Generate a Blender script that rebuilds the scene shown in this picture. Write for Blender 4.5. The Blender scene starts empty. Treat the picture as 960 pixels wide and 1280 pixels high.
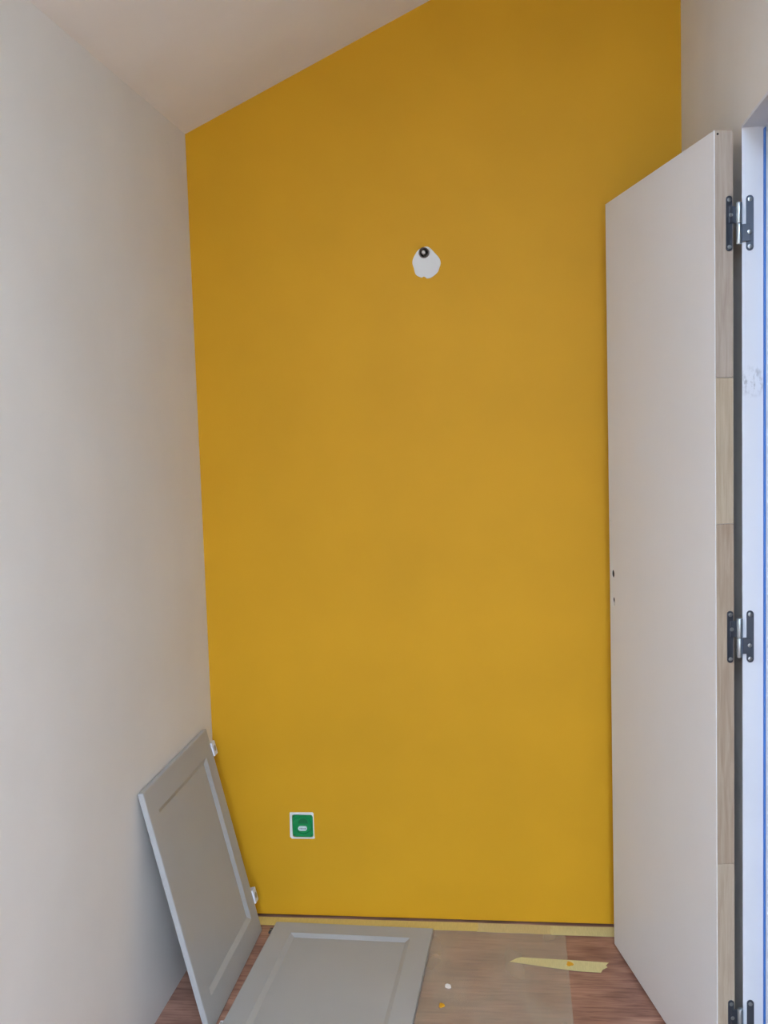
import bpy, bmesh, math, random
from mathutils import Vector, Matrix

random.seed(7)
SC = bpy.context.scene
COL = SC.collection

# ------------------------------------------------------------------ camera
F_PX, PITCH, YAW, ROLL = 1316.4, -0.085, 0.1279, -0.0304
CAM_POS = Vector((0.9356, -3.0312, 1.4928))
fw = Vector((-math.sin(YAW) * math.cos(PITCH), math.cos(YAW) * math.cos(PITCH), math.sin(PITCH)))
r0 = Vector((math.cos(YAW), math.sin(YAW), 0))
u0 = r0.cross(fw)
rr = r0 * math.cos(ROLL) + u0 * math.sin(ROLL)
uu = -r0 * math.sin(ROLL) + u0 * math.cos(ROLL)
cam_data = bpy.data.cameras.new('camera')
cam_data.sensor_fit = 'VERTICAL'
cam_data.sensor_height = 24.0
cam_data.lens = 24.0 * F_PX / 1280.0
cam_data.clip_start = 0.02
cam = bpy.data.objects.new('camera', cam_data)
COL.objects.link(cam)
cam.matrix_world = Matrix(((rr.x, uu.x, -fw.x, CAM_POS.x), (rr.y, uu.y, -fw.y, CAM_POS.y),
                           (rr.z, uu.z, -fw.z, CAM_POS.z), (0, 0, 0, 1)))
SC.camera = cam

# ------------------------------------------------------------------ room numbers (metres)
W = 1.3953            # right wall plane
ZC, SL = 2.339, 0.4415  # ceiling height at the left wall, slope to the right
YF = -5.40            # wall behind the camera
WT = 0.10             # wall thickness
HX, HY, HA = 1.3341, -0.8159, 0.2231   # door hinge corner and angle
DW, DH, DT, DZ = 0.707, 2.04, 0.040, 0.0106
JX, JY = 1.390, -0.8055               # room face of frame, hinge rebate face
OPEN_W = 0.716
ZF = DZ + DH + 0.004
FWIN = (0.95, 1.365, 0.10, 1.50)     # guessed window in the wall behind the camera: x0, x1, z0, z1
WIN = (0.66, 1.36, -5.10, -2.95)     # guessed roof window in the sloping ceiling: x0, x1, y0, y1 in plan

# ------------------------------------------------------------------ sky, exposure
SKY_STRENGTH = 19.0
SC.view_settings.view_transform = 'Standard'
SC.view_settings.look = 'None'
SC.view_settings.gamma = 1.0
SC.view_settings.use_curve_mapping = False
SC.view_settings.exposure = 0.92

world = bpy.data.worlds.new('overcast_sky')
SC.world = world
world.use_nodes = True
nt = world.node_tree
nt.nodes.clear()
out = nt.nodes.new('ShaderNodeOutputWorld')
bg = nt.nodes.new('ShaderNodeBackground')
tc = nt.nodes.new('ShaderNodeTexCoord')
sep = nt.nodes.new('ShaderNodeSeparateXYZ')
mr = nt.nodes.new('ShaderNodeMapRange')
mr.inputs['From Min'].default_value = -1
mr.inputs['From Max'].default_value = 1
ramp = nt.nodes.new('ShaderNodeValToRGB')
e = ramp.color_ramp.elements
e[0].position = 0.49; e[0].color = (0.34, 0.31, 0.27, 1)     # ground outside
e[1].position = 0.51; e[1].color = (0.54, 0.82, 1.24, 1)        # hazy horizon
e2 = e.new(1.0); e2.color = (0.85, 0.89, 0.97, 1)               # zenith
nt.links.new(tc.outputs['Generated'], sep.inputs[0])
nt.links.new(sep.outputs['Z'], mr.inputs['Value'])
nt.links.new(mr.outputs[0], ramp.inputs[0])
nt.links.new(ramp.outputs[0], bg.inputs['Color'])
bg.inputs['Strength'].default_value = SKY_STRENGTH
nt.links.new(bg.outputs[0], out.inputs[0])

# portal at the added roof window: gives off no light of its own, only guides sky sampling
SA = math.atan(SL)                     # pitch of the ceiling
pl = bpy.data.lights.new('roof_window_portal', 'AREA')
pl.shape = 'RECTANGLE'
pl.size = (WIN[1] - WIN[0]) / math.cos(SA)
pl.size_y = WIN[3] - WIN[2]
pl.cycles.is_portal = True
po = bpy.data.objects.new('roof_window_portal', pl)
COL.objects.link(po)
wxc, wyc = (WIN[0] + WIN[1]) / 2, (WIN[2] + WIN[3]) / 2
po.location = (wxc - 0.14 * math.sin(SA), wyc, ZC + SL * wxc + 0.14 * math.cos(SA))
po.rotation_euler = (0, -SA, 0)        # -Z of the light looks down into the room

pl2 = bpy.data.lights.new('window_portal', 'AREA')
pl2.shape = 'RECTANGLE'
pl2.size = FWIN[1] - FWIN[0]
pl2.size_y = FWIN[3] - FWIN[2]
pl2.cycles.is_portal = True
po2 = bpy.data.objects.new('window_portal', pl2)
COL.objects.link(po2)
po2.location = ((FWIN[0] + FWIN[1]) / 2, YF - WT - 0.02, (FWIN[2] + FWIN[3]) / 2)
po2.rotation_euler = (math.radians(90), 0, 0)


# ------------------------------------------------------------------ materials
def s2l(c):
    c = c / 255.0
    return c / 12.92 if c <= 0.04045 else ((c + 0.055) / 1.055) ** 2.4


def rgb(r, g, b):
    return (s2l(r), s2l(g), s2l(b), 1)


class Mat:
    def __init__(self, name, color, rough=0.6, metal=0.0, spec=0.5):
        self.m = bpy.data.materials.new(name)
        self.m.use_nodes = True
        self.nt = self.m.node_tree
        self.b = self.nt.nodes['Principled BSDF']
        self.b.inputs['Base Color'].default_value = color
        self.b.inputs['Roughness'].default_value = rough
        self.b.inputs['Metallic'].default_value = metal
        self.b.inputs['Specular IOR Level'].default_value = spec
        self.color = color

    def n(self, t, **kw):
        nd = self.nt.nodes.new(t)
        for k, v in kw.items():
            if k in nd.inputs:
                nd.inputs[k].default_value = v
            else:
                setattr(nd, k, v)
        return nd

    def l(self, a, b):
        self.nt.links.new(a, b)

    def coord(self, scale=(1, 1, 1), loc=(0, 0, 0), rot=(0, 0, 0), kind='Object'):
        tc = self.n('ShaderNodeTexCoord')
        mp = self.n('ShaderNodeMapping')
        mp.inputs['Scale'].default_value = scale
        mp.inputs['Location'].default_value = loc
        mp.inputs['Rotation'].default_value = rot
        self.l(tc.outputs[kind], mp.inputs[0])
        return mp.outputs[0]

    def noise(self, vec, scale, detail=3, rough=0.5, distortion=0):
        nd = self.n('ShaderNodeTexNoise')
        nd.inputs['Scale'].default_value = scale
        nd.inputs['Detail'].default_value = detail
        nd.inputs['Roughness'].default_value = rough
        nd.inputs['Distortion'].default_value = distortion
        self.l(vec, nd.inputs['Vector'])
        return nd.outputs['Fac']

    def ramp(self, fac, stops):
        nd = self.n('ShaderNodeValToRGB')
        el = nd.color_ramp.elements
        while len(el) < len(stops):
            el.new(0.5)
        for i, (p, c) in enumerate(stops):
            el[i].position = p
            el[i].color = c
        self.l(fac, nd.inputs[0])
        return nd.outputs[0]

    def mix(self, fac, a, b, mode='MIX'):
        nd = self.n('ShaderNodeMix', data_type='RGBA', blend_type=mode)
        for sock, v in ((nd.inputs['Factor'], fac), (nd.inputs[6], a), (nd.inputs[7], b)):
            if isinstance(v, (int, float, tuple)):
                sock.default_value = v
            else:
                self.l(v, sock)
        return nd.outputs[2]

    def bump(self, height, strength=0.1, dist=0.001):
        nd = self.n('ShaderNodeBump')
        nd.inputs['Strength'].default_value = strength
        nd.inputs['Distance'].default_value = dist
        self.l(height, nd.inputs['Height'])
        self.l(nd.outputs[0], self.b.inputs['Normal'])

    def col(self, sock):
        self.l(sock, self.b.inputs['Base Color'])


def shade(c, k):
    return (c[0] * k, c[1] * k, c[2] * k, 1)


def paint(name, color, rough=0.7, var=0.03, bump=0.15, spec=0.3, grain=380):
    """wall or furniture paint: faint roller texture and slight patchiness"""
    m = Mat(name, color, rough, spec=spec)
    v = m.coord()
    big = m.noise(v, 3.0, 4)
    m.col(m.ramp(big, [(0.3, shade(color, 1 - var)), (0.7, shade(color, 1 + var))]))
    m.bump(m.noise(v, grain, 2), bump, 0.0006)
    return m.m


M = {}
M['white_wall'] = paint('white_wall_paint', rgb(233, 230, 224))
M['ceiling'] = paint('ceiling_paint', rgb(243, 240, 236))
M['yellow'] = paint('yellow_wall_paint', rgb(213, 158, 26), rough=0.6, var=0.04, spec=0.25)
M['door'] = paint('door_primer', rgb(230, 230, 230), rough=0.45, var=0.015, bump=0.05)
M['frame'] = None
M['grey'] = paint('grey_cabinet_paint', rgb(172, 174, 174), rough=0.42, var=0.04, bump=0.08, spec=0.45)
M['plaster'] = paint('bare_plaster', rgb(228, 228, 224), rough=0.9, var=0.06, bump=0.6, spec=0.1, grain=600)
M['dark_gap'] = Mat('dark_blocker', rgb(70, 66, 50), 0.95).m
M['hall'] = paint('hall_paint', rgb(190, 190, 190))
M['blue'] = Mat('blue_seal', rgb(58, 124, 214), 0.5).m
M['dark_metal'] = Mat('dark_zinc_steel', rgb(92, 98, 108), 0.38, metal=0.75).m
M['steel'] = Mat('bright_zinc_steel', rgb(178, 188, 192), 0.32, metal=0.8).m
M['screw'] = Mat('screw_steel', rgb(165, 168, 168), 0.35, metal=0.8).m
M['green'] = Mat('green_plastic', rgb(10, 142, 76), 0.3).m
M['green_dark'] = Mat('deep_green_plastic', rgb(6, 112, 62), 0.4).m
M['label_white'] = Mat('pale_print', rgb(205, 222, 220), 0.5).m
M['label_grey'] = Mat('grey_print', rgb(120, 132, 140), 0.5).m
M['conduit'] = Mat('grey_conduit_plastic', rgb(120, 108, 100), 0.5).m
M['cable'] = Mat('pale_cable_sheath', rgb(190, 180, 172), 0.5).m
M['black'] = Mat('black_hole_shade_and_nail', rgb(32, 28, 26), 0.8).m  # black fill for the shade inside holes, also the nail head
M['white_plastic'] = Mat('white_hinge_plastic', rgb(226, 230, 240), 0.35).m
M['paint_drop'] = Mat('yellow_paint_drop', rgb(226, 166, 40), 0.4).m
M['chip'] = Mat('white_paint_chip', rgb(245, 244, 240), 0.6).m

# frame paint with a grey scuff of its own
m = Mat('frame_primer', rgb(222, 226, 232), 0.4)
v = m.coord()
scuff = m.noise(m.coord(scale=(1, 1, 0.5)), 90, 4, 0.6)
geo = m.n('ShaderNodeNewGeometry')
dist = m.n('ShaderNodeVectorMath', operation='DISTANCE')
m.l(geo.outputs['Position'], dist.inputs[0])
dist.inputs[1].default_value = (1.41, JY, 1.553)
near = m.ramp(dist.outputs['Value'], [(0.0, (1, 1, 1, 1)), (0.035, (0, 0, 0, 1))])
spots = m.ramp(scuff, [(0.48, (0, 0, 0, 1)), (0.62, (1, 1, 1, 1))])
mul = m.mix(1.0, near, spots, 'MULTIPLY')
m.col(m.mix(mul, rgb(222, 226, 232), rgb(128, 126, 130)))
m.bump(m.noise(v, 300, 2), 0.06, 0.0005)
M['frame'] = m.m

# wood of the door edge
def wood_strip(name, c1, c2):
    m = Mat(name, c1, 0.6, spec=0.25)
    v = m.coord(scale=(40, 40, 2.5), loc=(random.random() * 5, 0, random.random() * 9))
    g = m.noise(v, 3, 5, 0.6, 0.6)
    m.col(m.ramp(g, [(0.3, c2), (0.65, c1)]))
    m.bump(g, 0.1, 0.0006)
    return m.m

for i, (a, b) in enumerate([((190, 174, 152), (172, 152, 130)), ((184, 166, 144), (164, 142, 120)),
                            ((194, 178, 154), (176, 156, 130)), ((186, 172, 156), (168, 150, 134))]):
    M['edge%d' % i] = wood_strip('pale_edge_wood_%s' % 'abcd'[i], rgb(*a), rgb(*b))

# reddish floor boarding, grain along X
m = Mat('floor_boarding', rgb(140, 92, 72), 0.42, spec=0.4)
g = m.noise(m.coord(scale=(2.2, 26, 1)), 4, 6, 0.62, 0.9)
g2 = m.noise(m.coord(scale=(1.5, 4, 1), loc=(3, 1, 0)), 3, 3)
c1 = m.ramp(g, [(0.30, rgb(140, 100, 88)), (0.5, rgb(178, 138, 122)), (0.72, rgb(198, 160, 140))])
c2 = m.ramp(g2, [(0.35, rgb(168, 150, 150)), (0.65, rgb(255, 250, 245))])
c3 = m.mix(0.7, c1, c2, 'MULTIPLY')
geo = m.n('ShaderNodeNewGeometry')       # one dark knot near the tape
mp = m.n('ShaderNodeMapping')
mp.inputs['Location'].default_value = (-1.115 * 0.8, 0.145 * 1.6, 0)
mp.inputs['Scale'].default_value = (0.8, 1.6, 1)
m.l(geo.outputs['Position'], mp.inputs[0])
ln = m.n('ShaderNodeVectorMath', operation='LENGTH')
m.l(mp.outputs[0], ln.inputs[0])
kn = m.ramp(ln.outputs['Value'], [(0.0, (0.75, 0.75, 0.75, 1)), (0.055, (0, 0, 0, 1))])
m.col(m.mix(kn, c3, rgb(104, 62, 60)))
m.bump(g, 0.08, 0.0006)
M['floor'] = m.m

# cream masking tape, faint crepe
def tape_mat(name, c):
    m = Mat(name, c, 0.6, spec=0.3)
    v = m.coord(scale=(60, 6, 1))
    g = m.noise(v, 6, 3)
    m.col(m.ramp(g, [(0.3, shade(c, 0.92)), (0.7, shade(c, 1.05))]))
    m.bump(g, 0.15, 0.0006)
    return m.m

M['tape_a'] = tape_mat('masking_tape_yellowed', rgb(222, 200, 122))
M['tape_b'] = tape_mat('masking_tape_cream', rgb(214, 196, 142))
M['tape_c'] = tape_mat('masking_tape_pale', rgb(220, 210, 154))

# protective film
def thin_film(name, opacity, color, rough, noise_scale=0.0):
    m = Mat(name, color, rough)
    nodes = m.nt.nodes
    outn = nodes['Material Output']
    tr = m.n('ShaderNodeBsdfTransparent')
    mx = m.n('ShaderNodeMixShader')
    m.l(tr.outputs[0], mx.inputs[1])
    m.l(m.b.outputs[0], mx.inputs[2])
    if noise_scale:
        f = m.noise(m.coord(scale=(1, 0.6, 1), rot=(0, 0, 0.7)), noise_scale, 3, 0.45, 0.3)
        fr = m.ramp(f, [(0.35, (opacity * 0.75,) * 3 + (1,)), (0.7, (opacity * 1.35,) * 3 + (1,))])
        m.l(fr, mx.inputs[0])
        m.bump(f, 0.12, 0.004)
    else:
        mx.inputs[0].default_value = opacity
    m.l(mx.outputs[0], outn.inputs[0])
    return m.m

M['film'] = thin_film('clear_protective_film', 0.30, rgb(214, 200, 180), 0.32, 6)
M['glass'] = thin_film('window_glass', 0.06, rgb(235, 240, 240), 0.02)


# ------------------------------------------------------------------ mesh helpers
def box(bm, x0, x1, y0, y1, z0, z1, bevel=0.0, seg=2):
    vs = [bm.verts.new(p) for p in ((x0, y0, z0), (x1, y0, z0), (x1, y1, z0), (x0, y1, z0),
                                    (x0, y0, z1), (x1, y0, z1), (x1, y1, z1), (x0, y1, z1))]
    fs = [bm.faces.new([vs[i] for i in q]) for q in ((3, 2, 1, 0), (4, 5, 6, 7), (0, 1, 5, 4),
                                                    (1, 2, 6, 5), (2, 3, 7, 6), (3, 0, 4, 7))]
    if bevel:
        es = list({ed for f in fs for ed in f.edges})
        bmesh.ops.bevel(bm, geom=es, offset=bevel, segments=seg, affect='EDGES', profile=0.5)
    return bm


def prism(bm, pts, axis, a, b):
    """extrude a 2-D outline along axis (0 x, 1 y, 2 z) from a to b"""
    def place(p, t):
        return {0: (t, p[0], p[1]), 1: (p[0], t, p[1]), 2: (p[0], p[1], t)}[axis]
    lo = [bm.verts.new(place(p, a)) for p in pts]
    hi = [bm.verts.new(place(p, b)) for p in pts]
    bm.faces.new(lo[::-1])
    bm.faces.new(hi)
    n = len(pts)
    for i in range(n):
        bm.faces.new((lo[i], lo[(i + 1) % n], hi[(i + 1) % n], hi[i]))
    bmesh.ops.recalc_face_normals(bm, faces=bm.faces)
    return bm


def cyl(bm, c, r, h, axis='Z', n=24, r2=None, bevel=0.0):
    mat = Matrix.Translation(c)
    if axis == 'Y':
        mat = mat @ Matrix.Rotation(math.radians(-90), 4, 'X')
    if axis == 'X':
        mat = mat @ Matrix.Rotation(math.radians(90), 4, 'Y')
    ret = bmesh.ops.create_cone(bm, cap_ends=True, segments=n, radius1=r, radius2=r if r2 is None else r2,
                                depth=h, matrix=mat)
    if bevel:
        es = [ed for ed in {e for v in ret['verts'] for e in v.link_edges}
              if any(len(f.verts) > 4 for f in ed.link_faces)]
        bmesh.ops.bevel(bm, geom=es, offset=bevel, segments=2, affect='EDGES', profile=0.5)
    return bm


def lathe(bm, prof, c, n=32, axis='Y'):
    """closed ring profile [(radius, height)] spun around axis through c"""
    rings = []
    for i in range(n):
        a = 2 * math.pi * i / n
        ring = []
        for r, h in prof:
            if axis == 'Y':
                p = (c[0] + r * math.cos(a), c[1] + h, c[2] + r * math.sin(a))
            else:
                p = (c[0] + r * math.cos(a), c[1] + r * math.sin(a), c[2] + h)
            ring.append(bm.verts.new(p))
        rings.append(ring)
    k = len(prof)
    for i in range(n):
        for j in range(k):
            a, b = rings[i], rings[(i + 1) % n]
            bm.faces.new((a[j], a[(j + 1) % k], b[(j + 1) % k], b[j]))
    bmesh.ops.recalc_face_normals(bm, faces=bm.faces)
    return bm


def smooth(me, ang=35):
    for p in me.polygons:
        p.use_smooth = True
    try:
        me.set_sharp_from_angle(angle=math.radians(ang))
    except Exception:
        pass


def obj(name, bm, mat, parent=None, smooth_ang=None):
    me = bpy.data.meshes.new(name)
    bm.to_mesh(me)
    bm.free()
    if smooth_ang:
        smooth(me, smooth_ang)
    me.materials.append(mat)
    o = bpy.data.objects.new(name, me)
    COL.objects.link(o)
    if parent:
        o.parent = parent
    return o


def empty(name, loc=(0, 0, 0), rot=(0, 0, 0)):
    o = bpy.data.objects.new(name, None)
    o.empty_display_size = 0.05
    COL.objects.link(o)
    o.location = loc
    o.rotation_euler = rot
    return o


def tag(o, label, cat=None, group=None, kind=None):
    o['label'] = label
    if cat:
        o['category'] = cat
    if group:
        o['group'] = group
    if kind:
        o['kind'] = kind
    return o


def struct(name, bm, mat, label, cat, parent=None):
    o = obj(name, bm, mat, parent)
    return tag(o, label, cat, kind='structure')


def cut(o, cutter_bm):
    """subtract a shape from a mesh object and bake the result"""
    me = bpy.data.meshes.new('cutter')
    bmesh.ops.recalc_face_normals(cutter_bm, faces=cutter_bm.faces)
    cutter_bm.to_mesh(me)
    cutter_bm.free()
    c = bpy.data.objects.new('cutter', me)
    COL.objects.link(c)
    c.matrix_world = o.matrix_world
    md = o.modifiers.new('cut', 'BOOLEAN')
    md.operation = 'DIFFERENCE'
    md.object = c
    md.solver = 'EXACT'
    dg = bpy.context.evaluated_depsgraph_get()
    dg.update()
    new = bpy.data.meshes.new_from_object(o.evaluated_get(dg))
    o.modifiers.clear()
    o.data = new
    bpy.data.objects.remove(c)


# ------------------------------------------------------------------ room shell
def ceil_z(x):
    return ZC + SL * x


struct('floor', box(bmesh.new(), -WT, 2.7, YF - WT, WT, -0.06, 0.0), M['floor'],
       'reddish brown wooden floor boarding, bare at the right and under the panels', 'floor')
struct('wall_left', prism(bmesh.new(), [(-WT, 0), (0, 0), (0, ZC), (-WT, ceil_z(-WT))], 1, YF, 0.0), M['white_wall'],
       'plain white painted wall along the left side', 'wall')

GAP = 0.0060     # the painted board stops short of the floor and leaves a dark slit
wb = struct('wall_back', prism(bmesh.new(), [(-WT, GAP), (W, GAP), (W, ceil_z(W)), (-WT, ceil_z(-WT))], 1, 0.0, 0.06),
            M['yellow'], 'mustard yellow end wall with a sloping top edge', 'wall')
hole = bmesh.new()
cyl(hole, (0.6827, 0.01, 1.968), 0.0165, 0.09, 'Y', 32)
box(hole, 0.2692 - 0.0322, 0.2692 + 0.0322, -0.02, 0.045, 0.2855 - 0.0352, 0.2855 + 0.0352)
cut(wb, hole)
struct('wall_back_blocker', box(bmesh.new(), -WT, W + WT, 0.062, 0.10, 0.0, 3.1), M['dark_gap'],
       'dark slab added behind the yellow wall to stop light leaking through the slit', 'wall')  # dark blocking slab added against light leaks

Y1, Y2 = JY + 0.0065, JY - OPEN_W - 0.0065     # rough opening in the right wall
ZR = ZF + 0.0065
b = bmesh.new()
prism(b, [(Y1, 0), (0.06, 0), (0.06, ceil_z(W)), (YF, ceil_z(W)), (YF, 0), (Y2, 0), (Y2, ZR), (Y1, ZR)], 0, W, W + WT)
struct('wall_right', b, M['white_wall'], 'cream white wall on the right, above and behind the open door', 'wall')
b = bmesh.new()
prism(b, [(-WT, ceil_z(-WT)), (W + WT, ceil_z(W + WT)), (W + WT, ceil_z(W + WT) + 0.12), (-WT, ceil_z(-WT) + 0.12)], 1, YF - WT, 0.10)
ce = struct('ceiling', b, M['ceiling'], 'white sloping ceiling rising from left to right', 'ceiling')
x0, x1, y0, y1 = WIN
cut(ce, prism(bmesh.new(), [(x0, ceil_z(x0) - 0.3), (x1, ceil_z(x1) - 0.3), (x1, ceil_z(x1) + 0.4), (x0, ceil_z(x0) + 0.4)], 1, y0, y1))
wf = struct('wall_front', prism(bmesh.new(), [(-WT, 0), (W + WT, 0), (W + WT, ceil_z(W + WT)), (-WT, ceil_z(-WT))], 1, YF - WT, YF),
            M['white_wall'], 'white wall behind the viewer with an added window in it', 'wall')
cut(wf, box(bmesh.new(), FWIN[0], FWIN[1], YF - 2 * WT, YF + WT, FWIN[2], FWIN[3]))
fw_root = tag(empty('added_window', ((FWIN[0] + FWIN[1]) / 2, YF - 0.05, FWIN[2])), 'unseen white framed window added in the wall behind the viewer for the shading', 'window', kind='structure')  # guessed window, out of view, added to send bluish light low
hw, hh = (FWIN[1] - FWIN[0]) / 2, FWIN[3] - FWIN[2]
b = bmesh.new()
for s_ in (-1, 1):
    xa, xb = sorted((s_ * (hw - 0.05), s_ * (hw - 0.0005)))
    box(b, xa, xb, -0.025, 0.025, 0.0005, hh - 0.0005, 0.004)
box(b, -hw + 0.051, hw - 0.051, -0.025, 0.025, 0.0005, 0.05, 0.004)
box(b, -hw + 0.051, hw - 0.051, -0.025, 0.025, hh - 0.05, hh - 0.0005, 0.004)
obj('window_frame', b, M['door'], fw_root)
obj('pane', box(bmesh.new(), -hw + 0.045, hw - 0.045, -0.002, 0.002, 0.045, hh - 0.045), M['glass'], fw_root)
# unseen roof window, guessed and placed so its daylight shades the room
wroot = tag(empty('added_roof_window', (wxc, wyc, ceil_z(wxc)), (0, -SA, 0)), 'unseen white framed roof window added in the sloping ceiling for the shading', 'window', kind='structure')
hw, hl = (x1 - x0) / 2 / math.cos(SA), (y1 - y0) / 2
b = bmesh.new()
for s_ in (-1, 1):
    xa, xb = sorted((s_ * (hw - 0.055), s_ * (hw - 0.045 + 0.04)))
    box(b, xa, xb, -hl, hl, 0.03, 0.075, 0.004)
    ya, yb = sorted((s_ * (hl - 0.05), s_ * (hl - 0.002)))
    box(b, -hw + 0.056, hw - 0.056, ya, yb, 0.03, 0.075, 0.004)
obj('window_frame', b, M['door'], wroot)
obj('pane', box(bmesh.new(), -hw + 0.05, hw - 0.05, -hl + 0.045, hl - 0.045, 0.05, 0.054), M['glass'], wroot)

# space beyond the doorway
struct('wall_hall', box(bmesh.new(), 2.6, 2.7, YF, 0.06, 0, 2.4), M['hall'], 'plain hall wall beyond the doorway', 'wall')
struct('wall_hall_end', box(bmesh.new(), W + WT, 2.6, 0.0, 0.06, 0, 2.4), M['hall'], 'far end wall of the hall beyond the doorway', 'wall')
struct('wall_hall_front', box(bmesh.new(), W + WT, 2.6, YF - WT, YF, 0, 2.4), M['hall'], 'near end wall of the hall beyond the doorway', 'wall')
struct('ceiling_hall', box(bmesh.new(), W + WT, 2.7, YF - WT, 0.06, 2.4, 2.46), M['ceiling'], 'flat ceiling of the hall beyond the doorway', 'ceiling')

# ------------------------------------------------------------------ door frame in the right wall
fx1 = W + WT + 0.005
ST = 1.4338                      # where the rebate ends and the stop begins
tr = tag(empty('trim_1', (JX, JY, 0)), 'white primed door frame around the doorway in the right wall', 'door frame', kind='structure')


def local(bm, o=(JX, JY, 0)):
    bmesh.ops.translate(bm, verts=bm.verts, vec=(-o[0], -o[1], -o[2]))
    return bm


SB = 0.0135
b = prism(bmesh.new(), [(JX, JY), (JX, JY + 0.006), (fx1, JY + 0.006), (fx1, JY - SB), (ST, JY - SB), (ST, JY)], 2, 0, ZF + 0.006)
obj('jamb', local(b), M['frame'], tr)
yo = JY - OPEN_W
b = prism(bmesh.new(), [(JX, yo), (ST, yo), (ST, yo + SB), (fx1, yo + SB), (fx1, yo - 0.006), (JX, yo - 0.006)], 2, 0, ZF + 0.006)
obj('jamb', local(b), M['frame'], tr)
b = prism(bmesh.new(), [(JX, ZF), (ST, ZF), (ST, ZF - SB), (fx1, ZF - SB), (fx1, ZF + 0.006), (JX, ZF + 0.006)], 1, yo + 0.0003, JY - 0.0003)
# prism along y takes (x, z) outlines
obj('head', local(b), M['frame'], tr)
b = box(bmesh.new(), ST - 0.0030, ST - 0.0002, JY - SB + 0.0005, JY - 0.0006, 0.001, ZF - 0.004, 0.0008, 1)
tag(obj('seal_strip', local(b), M['blue'], tr), 'bright blue seal strip along the stop of the frame')

# ------------------------------------------------------------------ door, folded back almost flat to the right wall
door = tag(empty('door_1', (HX, HY, DZ), (0, 0, HA)),
           'white flush door standing open against the right wall', 'door', kind='structure')
bpy.context.view_layer.update()
SK = 0.0035
b = bmesh.new()
box(b, 0.0006, DT - 0.0006, SK, DW, 0, DH, 0.0008, 1)
leaf = obj('door_leaf', b, M['door'], door)
bpy.context.view_layer.update()
cut(leaf, cyl(bmesh.new(), (0.0, 0.677, 1.0558), 0.0105, 0.05, 'X', 20))
keyhole = [(0.6735 + 0.0075 * math.cos(math.radians(t)), 0.985 + 0.0075 * math.sin(math.radians(t))) for t in range(-60, 241, 20)]
keyhole += [(0.6705, 0.968), (0.6765, 0.968)]
cut(leaf, prism(bmesh.new(), keyhole, 0, -0.025, 0.025))
cut(leaf, cyl(bmesh.new(), (0.0, 0.692, 1.198), 0.0035, 0.012, 'X', 12))
b = cyl(bmesh.new(), (0.0115, 0.677, 1.0558), 0.0104, 0.019, 'X', 20)  # black plug in the hole, standing in for its inner shade
tag(obj('spindle_hole_shade', b, M['black'], door), 'black plug as the shade inside the round handle hole')
b = prism(bmesh.new(), [(0.6735 + (y - 0.6735) * 0.98, 0.979 + (z - 0.979) * 0.98) for y, z in keyhole], 0, 0.002, 0.021)  # plug as well: the keyhole's shade put into a black colour
tag(obj('keyhole', b, M['black'], door), 'black plug as the shade inside the keyhole')
# hinge-side edge: bare wood in jointed lengths
cuts = [0.0, 0.5327, 1.2532, 1.5514, DH]
for i in range(4):
    b = bmesh.new()
    box(b, 0.0022, DT - 0.0006, 0, SK, cuts[i] + 0.0004, cuts[i + 1] - 0.0004, 0.0004, 1)
    o = obj('edge_strip', b, M['edge%d' % i], door)
    if i == 0:
        o['label'] = 'bare pale wood edge of the door'
b = bmesh.new()
box(b, 0.0, 0.0021, 0.0, SK + 0.0005, 0, DH, 0.0005, 1)
obj('skin_edge', b, M['door'], door)
b = cyl(bmesh.new(), (0.0075, -0.0004, 2.0325), 0.0022, 0.0012, 'Y', 12)
obj('nail_head', b, M['black'], door)

# ------------------------------------------------------------------ H hinges
KX, KY = 1.3822, -0.8155
HH = 0.109
ca, sa = math.cos(HA), math.sin(HA)


def capsule_plate(bm, x0, x1, z0, z1, y0, y1):
    """upright plate with rounded ends, thin along y"""
    r = (x1 - x0) / 2
    cxx = (x0 + x1) / 2
    pts = []
    for i in range(9):
        a = math.pi * i / 8
        pts.append((cxx + r * math.cos(a), z1 - r + r * math.sin(a)))
    for i in range(9):
        a = math.pi + math.pi * i / 8
        pts.append((cxx + r * math.cos(a), z0 + r + r * math.sin(a)))
    return prism(bm, pts, 1, y0, y1)


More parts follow.
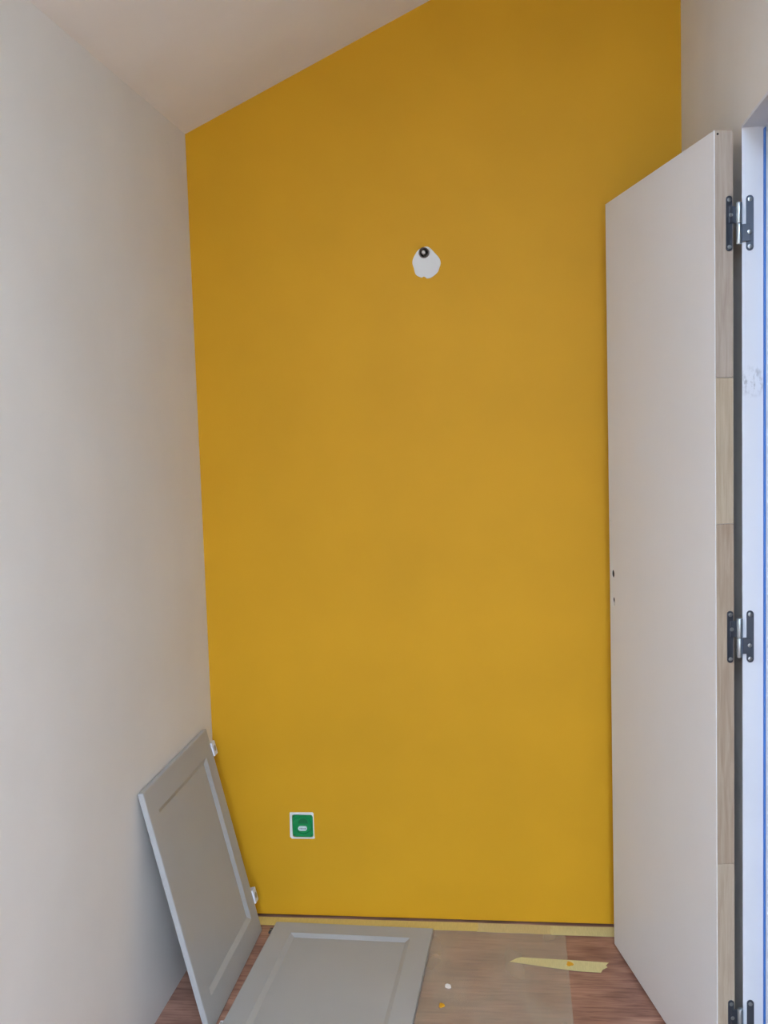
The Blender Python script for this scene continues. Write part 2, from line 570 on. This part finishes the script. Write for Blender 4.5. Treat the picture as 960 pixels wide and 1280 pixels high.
def make_hinge(zc, where):
    z0 = zc - HH / 2
    root = tag(empty('door_hinge', (KX, KY, z0)), where, 'hinge', 'steel H hinges between door and frame')
    # leaf on the frame
    b = bmesh.new()
    capsule_plate(b, 1.3975, 1.4120, z0, z0 + HH, JY - 0.0024, JY - 0.0002)
    box(b, KX + 0.0015, 1.4050, JY - 0.0048, JY - 0.0006, z0 + HH * 0.17, z0 + HH * 0.48, 0.0004, 1)
    fl = obj('frame_leaf', local(b, (KX, KY, z0)), M['dark_metal'], root)
    for fz, fxx in ((0.075, 1.40475), (0.335, 1.4035), (0.925, 1.40475)):
        dy = -0.0048 if fz == 0.335 else -0.0024
        b = cyl(bmesh.new(), (fxx, JY + dy - 0.0006, z0 + HH * fz), 0.0044, 0.0014, 'Y', 18, bevel=0.0004)
        obj('screw', local(b, (KX, KY, z0)), M['screw'], fl, 30)
    # leaf on the door edge, built in the door's own axes
    def todoor(bm):
        mtx = Matrix.Translation((HX - KX, HY - KY, -0.0)) @ Matrix.Rotation(HA, 4, 'Z')
        bmesh.ops.transform(bm, matrix=mtx, verts=bm.verts)
        return bm
    b = bmesh.new()
    capsule_plate(b, 0.0240, 0.0370, 0, HH, -0.0024, -0.0002)
    box(b, 0.0300, 0.0445, -0.0046, -0.0006, HH * 0.50, HH * 0.81, 0.0004, 1)
    dl = obj('door_leaf_plate', todoor(b), M['dark_metal'], root)
    for fz, fx in ((0.075, 0.0305), (0.65, 0.0325), (0.925, 0.0305)):
        dy = -0.0046 if fz == 0.65 else -0.0024
        b = cyl(bmesh.new(), (fx, dy - 0.0006, HH * fz), 0.0042, 0.0014, 'Y', 18, bevel=0.0004)
        obj('screw', todoor(b), M['screw'], dl, 30)
    # two-part knuckle
    b = cyl(bmesh.new(), (0, 0, HH * 0.30), 0.0058, HH * 0.375, 'Z', 24, bevel=0.0012)
    obj('knuckle', b, M['steel'], root, 40)
    b = cyl(bmesh.new(), (0, 0, HH * 0.6775), 0.0062, HH * 0.375, 'Z', 24, bevel=0.0012)
    obj('knuckle', b, M['steel'], root, 40)
    return root


make_hinge(1.868, 'dark steel H hinge near the top of the white door')
make_hinge(1.0285, 'dark steel H hinge at mid height of the white door')
make_hinge(0.188, 'steel H hinge low on the white door at the bottom of the picture')


# ------------------------------------------------------------------ grey frame-and-panel cupboard doors
def frame_panel(root, w, h, t, stile, rail, bev=0.013, depth=0.007):
    """local: x 0..w, y 0..h, front face at z = t; four frame members and a sunk centre panel"""
    def member(pts, name):
        # pts: outer a, outer b, inner b, inner a; the inner edge slopes down to the panel
        oa, ob, ib, ia = [Vector(p) for p in pts]
        bm = bmesh.new()
        cen = Vector((w / 2, h / 2))
        def toward(p):
            return Vector((p.x + math.copysign(bev, cen.x - p.x), p.y + math.copysign(bev, cen.y - p.y)))
        sa_, sb_ = toward(ia), toward(ib)
        low = [bm.verts.new((p.x, p.y, 0)) for p in (oa, ob, sb_, sa_)]
        top = [bm.verts.new((p.x, p.y, t)) for p in (oa, ob, ib, ia)]
        slope = [bm.verts.new((p.x, p.y, t - depth)) for p in (sb_, sa_)]
        bm.faces.new(low[::-1])
        bm.faces.new(top)
        bm.faces.new((low[0], low[1], top[1], top[0]))
        bm.faces.new((top[3], top[2], slope[0], slope[1]))
        bm.faces.new((slope[1], slope[0], low[2], low[3]))
        bm.faces.new((low[1], low[2], slope[0], top[2], top[1]))
        bm.faces.new((low[3], low[0], top[0], top[3], slope[1]))
        bmesh.ops.recalc_face_normals(bm, faces=bm.faces)
        edges = [ed for ed in bm.edges if {v for v in ed.verts} == {top[0], top[1]}]
        bmesh.ops.bevel(bm, geom=edges, offset=0.0035, segments=3, affect='EDGES', profile=0.5)
        return obj(name, bm, M['grey'], root)
    O = [(0, 0), (w, 0), (w, h), (0, h)]
    I = [(stile, rail), (w - stile, rail), (w - stile, h - rail), (stile, h - rail)]
    member((O[0], O[1], I[1], I[0]), 'rail')
    member((O[2], O[3], I[3], I[2]), 'rail')
    member((O[1], O[2], I[2], I[1]), 'stile')
    member((O[3], O[0], I[0], I[3]), 'stile')
    bm = bmesh.new()
    k = bev - 0.0005
    box(bm, stile + k, w - stile - k, rail + k, h - rail - k, 0.003, t - depth - 0.0005)
    obj('centre_panel', bm, M['grey'], root)


def hinge_tab(root, cx_, cy_, w, h, z0, z1, mat='white_plastic'):
    b = bmesh.new()
    box(b, cx_ - w / 2, cx_ + w / 2, cy_ - h / 2, cy_ + h / 2, z0, z1, 0.0015)
    tb = obj('hinge_tab', b, M[mat], root)
    b = bmesh.new()
    cyl(b, (cx_, cy_, z1 + 0.0004), min(w, h) * 0.28, 0.0012, 'Z', 14)
    obj('pin', b, M['screw'], tb)
    return tb


T = 0.014
# leaning one: x axis along its foot (towards the far wall), y axis up the slope, z = front normal
TH = math.radians(13.2)
LW, LH = 0.537, 0.626
lean = tag(empty('cupboard_door'), 'grey cupboard door leaning on the left wall', 'cupboard door',
           'grey cupboard doors')
xa = Vector((-0.004, 1, 0)).normalized()
nz = Vector((math.cos(TH), 0, math.sin(TH)))
nz = (nz - xa * nz.dot(xa)).normalized()
ya = nz.cross(xa)
foot = Vector((LH * math.sin(TH) + 0.003, -0.100 - LW, 0.0006))   # back lower near corner
lean.matrix_world = Matrix(((xa.x, ya.x, nz.x, foot.x), (xa.y, ya.y, nz.y, foot.y), (xa.z, ya.z, nz.z, foot.z), (0, 0, 0, 1)))
frame_panel(lean, LW, LH, T, 0.062, 0.066)
for fy in (LH - 0.064, 0.104):
    hinge_tab(lean, LW + 0.0125, fy, 0.030, 0.040, 0.004, 0.0185)

# flat one on the floor: x to the right, y to the far wall
FWD, FLN, FA = 0.472, 0.622, math.radians(-1.5)
flat = tag(empty('cupboard_door'), 'grey cupboard door lying flat on the floor', 'cupboard door',
           'grey cupboard doors')
far_left = Vector((0.192, -0.0665, 0))
org = far_left - Vector((-math.sin(FA), math.cos(FA), 0)) * FLN
flat.location = (org.x, org.y, 0.0022)
flat.rotation_euler = (0, 0, FA)
frame_panel(flat, FWD, FLN, T, 0.060, 0.064)
for fy, mt in ((FLN - 0.045, 'dark_metal'), (0.090, 'white_plastic')):
    hinge_tab(flat, -0.0042, fy, 0.010, 0.026, 0.003, 0.010, mt)

# ------------------------------------------------------------------ plaster patch, cable outlet
b = bmesh.new()
import cmath
cxp, czp = 0.6885, 1.9345
outl = []
NP = 56
for i in range(NP):
    a = 2 * math.pi * i / NP
    rx = 0.0385 + 0.0018 * math.sin(3 * a + 0.6) + 0.0011 * math.sin(7 * a)
    rz = 0.0385 + 0.0015 * math.sin(2 * a + 1.1) + 0.0010 * math.sin(5 * a + 2)
    x, z = rx * math.cos(a), rz * math.sin(a)
    if z > 0:
        x = x * (1 - 0.30 * (z / 0.04) ** 1.5) - 0.10 * z      # narrows towards the outlet
        z *= 1.32
    d = a - 1.5 * math.pi + 0.17
    z += 0.006 * math.exp(-(d / 0.09) ** 2)                     # nick in the lower rim
    outl.append((cxp + x, czp + z))
fr_ = [b.verts.new((x, -0.0016, z)) for x, z in outl]
bk_ = [b.verts.new((cxp + (x - cxp) * 1.03, -0.0001, czp + (z - czp) * 1.03)) for x, z in outl]
b.faces.new(fr_[::-1])
b.faces.new(bk_)
for i in range(NP):
    j = (i + 1) % NP
    b.faces.new((fr_[i], fr_[j], bk_[j], bk_[i]))
bmesh.ops.recalc_face_normals(b, faces=b.faces)
patch = tag(obj('plaster_patch', b, M['plaster']), 'round white filler patch around the cable outlet on the yellow wall', 'plaster patch')
hb = bmesh.new()
cyl(hb, (0.6827, 0.0, 1.968), 0.0155, 0.02, 'Y', 32)
cut(patch, hb)

cond = tag(empty('cable_outlet', (0.6827, 0.0, 1.968)), 'round dark cable outlet above the filler patch on the yellow wall', 'cable outlet')
b = lathe(bmesh.new(), [(0.0148, -0.0035), (0.0122, -0.0045), (0.0112, -0.003), (0.0112, 0.045), (0.0152, 0.045)], (0, 0, 0), 32)
obj('conduit', b, M['conduit'], cond, 40)
b = cyl(bmesh.new(), (0, 0.044, 0), 0.0112, 0.002, 'Y', 24)
obj('back_plug', b, M['black'], cond)
b = cyl(bmesh.new(), (-0.001, 0.018, 0.001), 0.0055, 0.046, 'Y', 20, bevel=0.0012)
tag(obj('cable', b, M['cable'], cond, 40), 'pale cable end inside the conduit')

# ------------------------------------------------------------------ green junction box cover
box_c = (0.2692, 0.0, 0.2855)
jb = tag(empty('junction_box', box_c), 'green square junction box cover set in the yellow wall near the floor', 'junction box')
# ragged white plaster rim
def ring(bm, outer, inner, y0, y1):
    n = len(outer)
    of = [bm.verts.new((p[0], y0, p[1])) for p in outer]
    inf = [bm.verts.new((p[0], y0, p[1])) for p in inner]
    ob_ = [bm.verts.new((p[0], y1, p[1])) for p in outer]
    ib = [bm.verts.new((p[0], y1, p[1])) for p in inner]
    for i in range(n):
        j = (i + 1) % n
        bm.faces.new((of[i], of[j], inf[j], inf[i]))
        bm.faces.new((ob_[i], ib[i], ib[j], ob_[j]))
        bm.faces.new((of[i], ob_[i], ob_[j], of[j]))
        bm.faces.new((inf[i], inf[j], ib[j], ib[i]))
    bmesh.ops.recalc_face_normals(bm, faces=bm.faces)
    return bm


def rsquare(hw_, hh_, r, n=6):
    pts = []
    for q, (sx, sz) in enumerate(((1, 1), (-1, 1), (-1, -1), (1, -1))):
        for i in range(n):
            a = math.pi / 2 * q + math.pi / 2 * i / (n - 1)
            pts.append((sx * (hw_ - r) + r * math.cos(a), sz * (hh_ - r) + r * math.sin(a)))
    return pts


base = rsquare(0.0372, 0.0402, 0.005, 9)
outer = []
for (x, z) in base:
    k = 1 + random.uniform(-0.035, 0.03)
    x2, z2 = x * k, z * k
    if x > 0:
        x2 = 0.0340 + random.uniform(0, 0.0014) if abs(z) < 0.036 else x2 - 0.001
    else:
        x2 -= 0.0022
    if z < 0:
        z2 += 0.0022 * random.random()
    else:
        z2 += 0.0014
    outer.append((x2, z2))
inner = rsquare(0.0321, 0.0351, 0.007, 9)
obj('plaster_rim', ring(bmesh.new(), outer, inner, -0.0018, 0.0002), M['plaster'], jb)
b = bmesh.new()
prism(b, rsquare(0.0318, 0.0348, 0.010, 9), 1, 0.0015, 0.02)
tag(obj('cover', b, M['green'], jb), 'green plastic cover')
b = lathe(bmesh.new(), [(0.0285, 0.0014), (0.0278, -0.0022), (0.0246, -0.0022), (0.0238, 0.0014)], (0, 0, 0), 40)
obj('raised_ring', b, M['green'], jb, 30)
b = cyl(bmesh.new(), (0.001, 0.0008, 0.0080), 0.0150, 0.0014, 'Y', 28)
for v_ in b.verts:
    if v_.co.z < 0.0065:
        v_.co.z = 0.0065
obj('finger_recess', b, M['green_dark'], jb)
lb = bmesh.new()
prism(lb, [(x - 0.0005, z - 0.0075) for x, z in rsquare(0.0135, 0.0070, 0.0066, 8)], 1, -0.0030, 0.0014)
lab = tag(obj('print_badge', lb, M['label_white'], jb), 'pale oval badge with grey print')
for i in range(4):
    b = bmesh.new()
    xx = -0.0082 + i * 0.0052
    if i % 2 == 0:
        lathe(b, [(0.0021, -0.0034), (0.0011, -0.0034), (0.0011, -0.0029), (0.0021, -0.0029)], (xx, 0, -0.0075), 14)
    else:
        box(b, xx - 0.0016, xx + 0.0016, -0.0034, -0.0029, -0.0098, -0.0052)
    obj('print_mark', b, M['label_grey'], lab)
for sx in (-1, 1):
    for sz in (-1, 1):
        b = cyl(bmesh.new(), (sx * 0.0262, 0.0007, sz * 0.0290), 0.0026, 0.0016, 'Y', 14)
        obj('cover_screw', b, M['green_dark'], jb)


# ------------------------------------------------------------------ film, tapes and bits on the floor
def sheet(bm, x0, x1, y0, y1, nx, ny, zf_, th=0.0003):
    top, bot = [], []
    for j in range(ny + 1):
        for i in range(nx + 1):
            x = x0 + (x1 - x0) * i / nx
            y = y0 + (y1 - y0) * j / ny
            z = zf_(x, y)
            top.append(bm.verts.new((x, y, z + th)))
            bot.append(bm.verts.new((x, y, z)))
    k = nx + 1
    for j in range(ny):
        for i in range(nx):
            a = j * k + i
            bm.faces.new((top[a], top[a + 1], top[a + k + 1], top[a + k]))
            bm.faces.new((bot[a], bot[a + k], bot[a + k + 1], bot[a + 1]))
    per = [i for i in range(nx + 1)] + [j * k + nx for j in range(1, ny + 1)] + \
          [ny * k + i for i in range(nx - 1, -1, -1)] + [j * k for j in range(ny - 1, 0, -1)]
    for a, c in zip(per, per[1:] + per[:1]):
        bm.faces.new((bot[a], bot[c], top[c], top[a]))
    bmesh.ops.recalc_face_normals(bm, faces=bm.faces)
    return bm


def film_z(x, y):
    edge = min(max((x - 0.70) / 0.08, 0), 1) * min(max((1.045 - x) / 0.05, 0), 1) * min(max((-0.09 - y) / 0.06, 0), 1)
    w1 = math.sin((x * 0.8 + y * 0.55) * 62 + 1.3 * math.sin(y * 9))
    w2 = math.sin((x * 0.5 - y * 0.9) * 38 + 0.7)
    return 0.0003 + edge * 0.0004 * (1 + 0.6 * w1 + 0.4 * w2)


film = obj('protective_film', sheet(bmesh.new(), 0.42, 1.045, -1.35, -0.014, 80, 150, film_z), M['film'], None, 60)
tag(film, 'wrinkled clear protective film laid over the middle of the wooden floor', 'plastic film')


def tape(outline, z, mat, label, th=0.0003):
    cx_ = sum(p[0] for p in outline) / len(outline)
    cy_ = sum(p[1] for p in outline) / len(outline)
    b = prism(bmesh.new(), [(p[0] - cx_, p[1] - cy_) for p in outline], 2, 0, th)
    o = obj('masking_tape', b, mat)
    o.location = (cx_, cy_, z)
    return tag(o, label, 'masking tape', 'strips of masking tape on the floor')


def ragged(x0, x1, ya, yb, ya2, yb2, torn=0.004):
    """strip from x0 to x1; ya/yb near and far edge at the start, ya2/yb2 at the end; torn ends"""
    pts = []
    n = 10
    for i in range(n + 1):
        t = i / n
        pts.append((x0 + (x1 - x0) * t, ya + (ya2 - ya) * t + random.uniform(-0.0006, 0.0006)))
    for i in range(1, 4):
        t = i / 4
        pts.append((x1 + random.uniform(-torn, torn), ya2 + (yb2 - ya2) * t))
    for i in range(n, -1, -1):
        t = i / n
        pts.append((x0 + (x1 - x0) * t, yb + (yb2 - yb) * t + random.uniform(-0.0006, 0.0006)))
    for i in range(3, 0, -1):
        t = i / 4
        pts.append((x0 + random.uniform(-torn, torn), ya + (yb - ya) * t))
    return pts


tape(ragged(0.060, 0.800, -0.062, -0.010, -0.060, -0.007), 0.0008, M['tape_a'],
     'yellowed masking tape at the foot of the wall behind the flat grey door')
tape(ragged(0.790, 1.030, -0.063, -0.008, -0.066, -0.011), 0.00115, M['tape_b'],
     'beige masking tape along the foot of the yellow wall, between the two yellower lengths')
tape(ragged(1.005, 1.36, -0.069, -0.013, -0.067, -0.008), 0.0015, M['tape_c'],
     'pale masking tape along the foot of the yellow wall, ending behind the open white door')
loose = [(0.886, -0.2300), (0.905, -0.2100), (0.918, -0.2035), (1.00, -0.2080), (1.08, -0.2115), (1.1555, -0.2170),
         (1.146, -0.2330), (1.150, -0.2420), (1.136, -0.2560), (1.130, -0.2720), (1.06, -0.2670), (0.98, -0.2510), (0.93, -0.2395)]
tape(loose, 0.0022, M['tape_c'], 'short loose strip of masking tape crossing the edge of the clear film')


def blob(name, x, y, z, r, h, mat, label, cat, group=None, squash=1.0):
    bm = bmesh.new()
    n = 18
    ph = random.random() * 6
    rings = []
    for k, (fr, fz) in enumerate(((1.0, 0.0), (0.96, 0.45), (0.75, 0.85), (0.35, 1.0))):
        row = []
        for i in range(n):
            a = 2 * math.pi * i / n
            rad = r * fr * (1 + 0.16 * math.sin(3 * a + ph) + 0.08 * math.sin(5 * a + 2 * ph))
            row.append(bm.verts.new((rad * math.cos(a), rad * squash * math.sin(a), h * fz)))
        rings.append(row)
    bm.faces.new(rings[0][::-1])
    bm.faces.new(rings[-1])
    for k in range(3):
        for i in range(n):
            j = (i + 1) % n
            bm.faces.new((rings[k][i], rings[k][j], rings[k + 1][j], rings[k + 1][i]))
    bmesh.ops.recalc_face_normals(bm, faces=bm.faces)
    o = obj(name, bm, mat, None, 60)
    o.location = (x, y, z)
    return tag(o, label, cat, group)


blob('paint_drop', 1.0495, -0.2310, 0.0025, 0.0095, 0.0012, M['paint_drop'],
     'dried yellow paint drop on the loose strip of masking tape', 'paint drop', 'yellow paint drops', 1.3)
blob('paint_drop', 0.7150, -0.4590, 0.0012, 0.0075, 0.0012, M['paint_drop'],
     'dried yellow paint drop on the clear film near the white chip', 'paint drop', 'yellow paint drops', 1.5)
b = bmesh.new()
prism(b, [(-0.0075, -0.004), (0.002, -0.011), (0.0085, -0.006), (0.006, 0.006), (-0.003, 0.012), (-0.008, 0.006)], 2, 0, 0.0022)
chip = obj('paint_chip', b, M['chip'])
chip.location = (0.7255, -0.369, 0.0016)
tag(chip, 'small white paint chip lying on the clear film', 'paint chip')
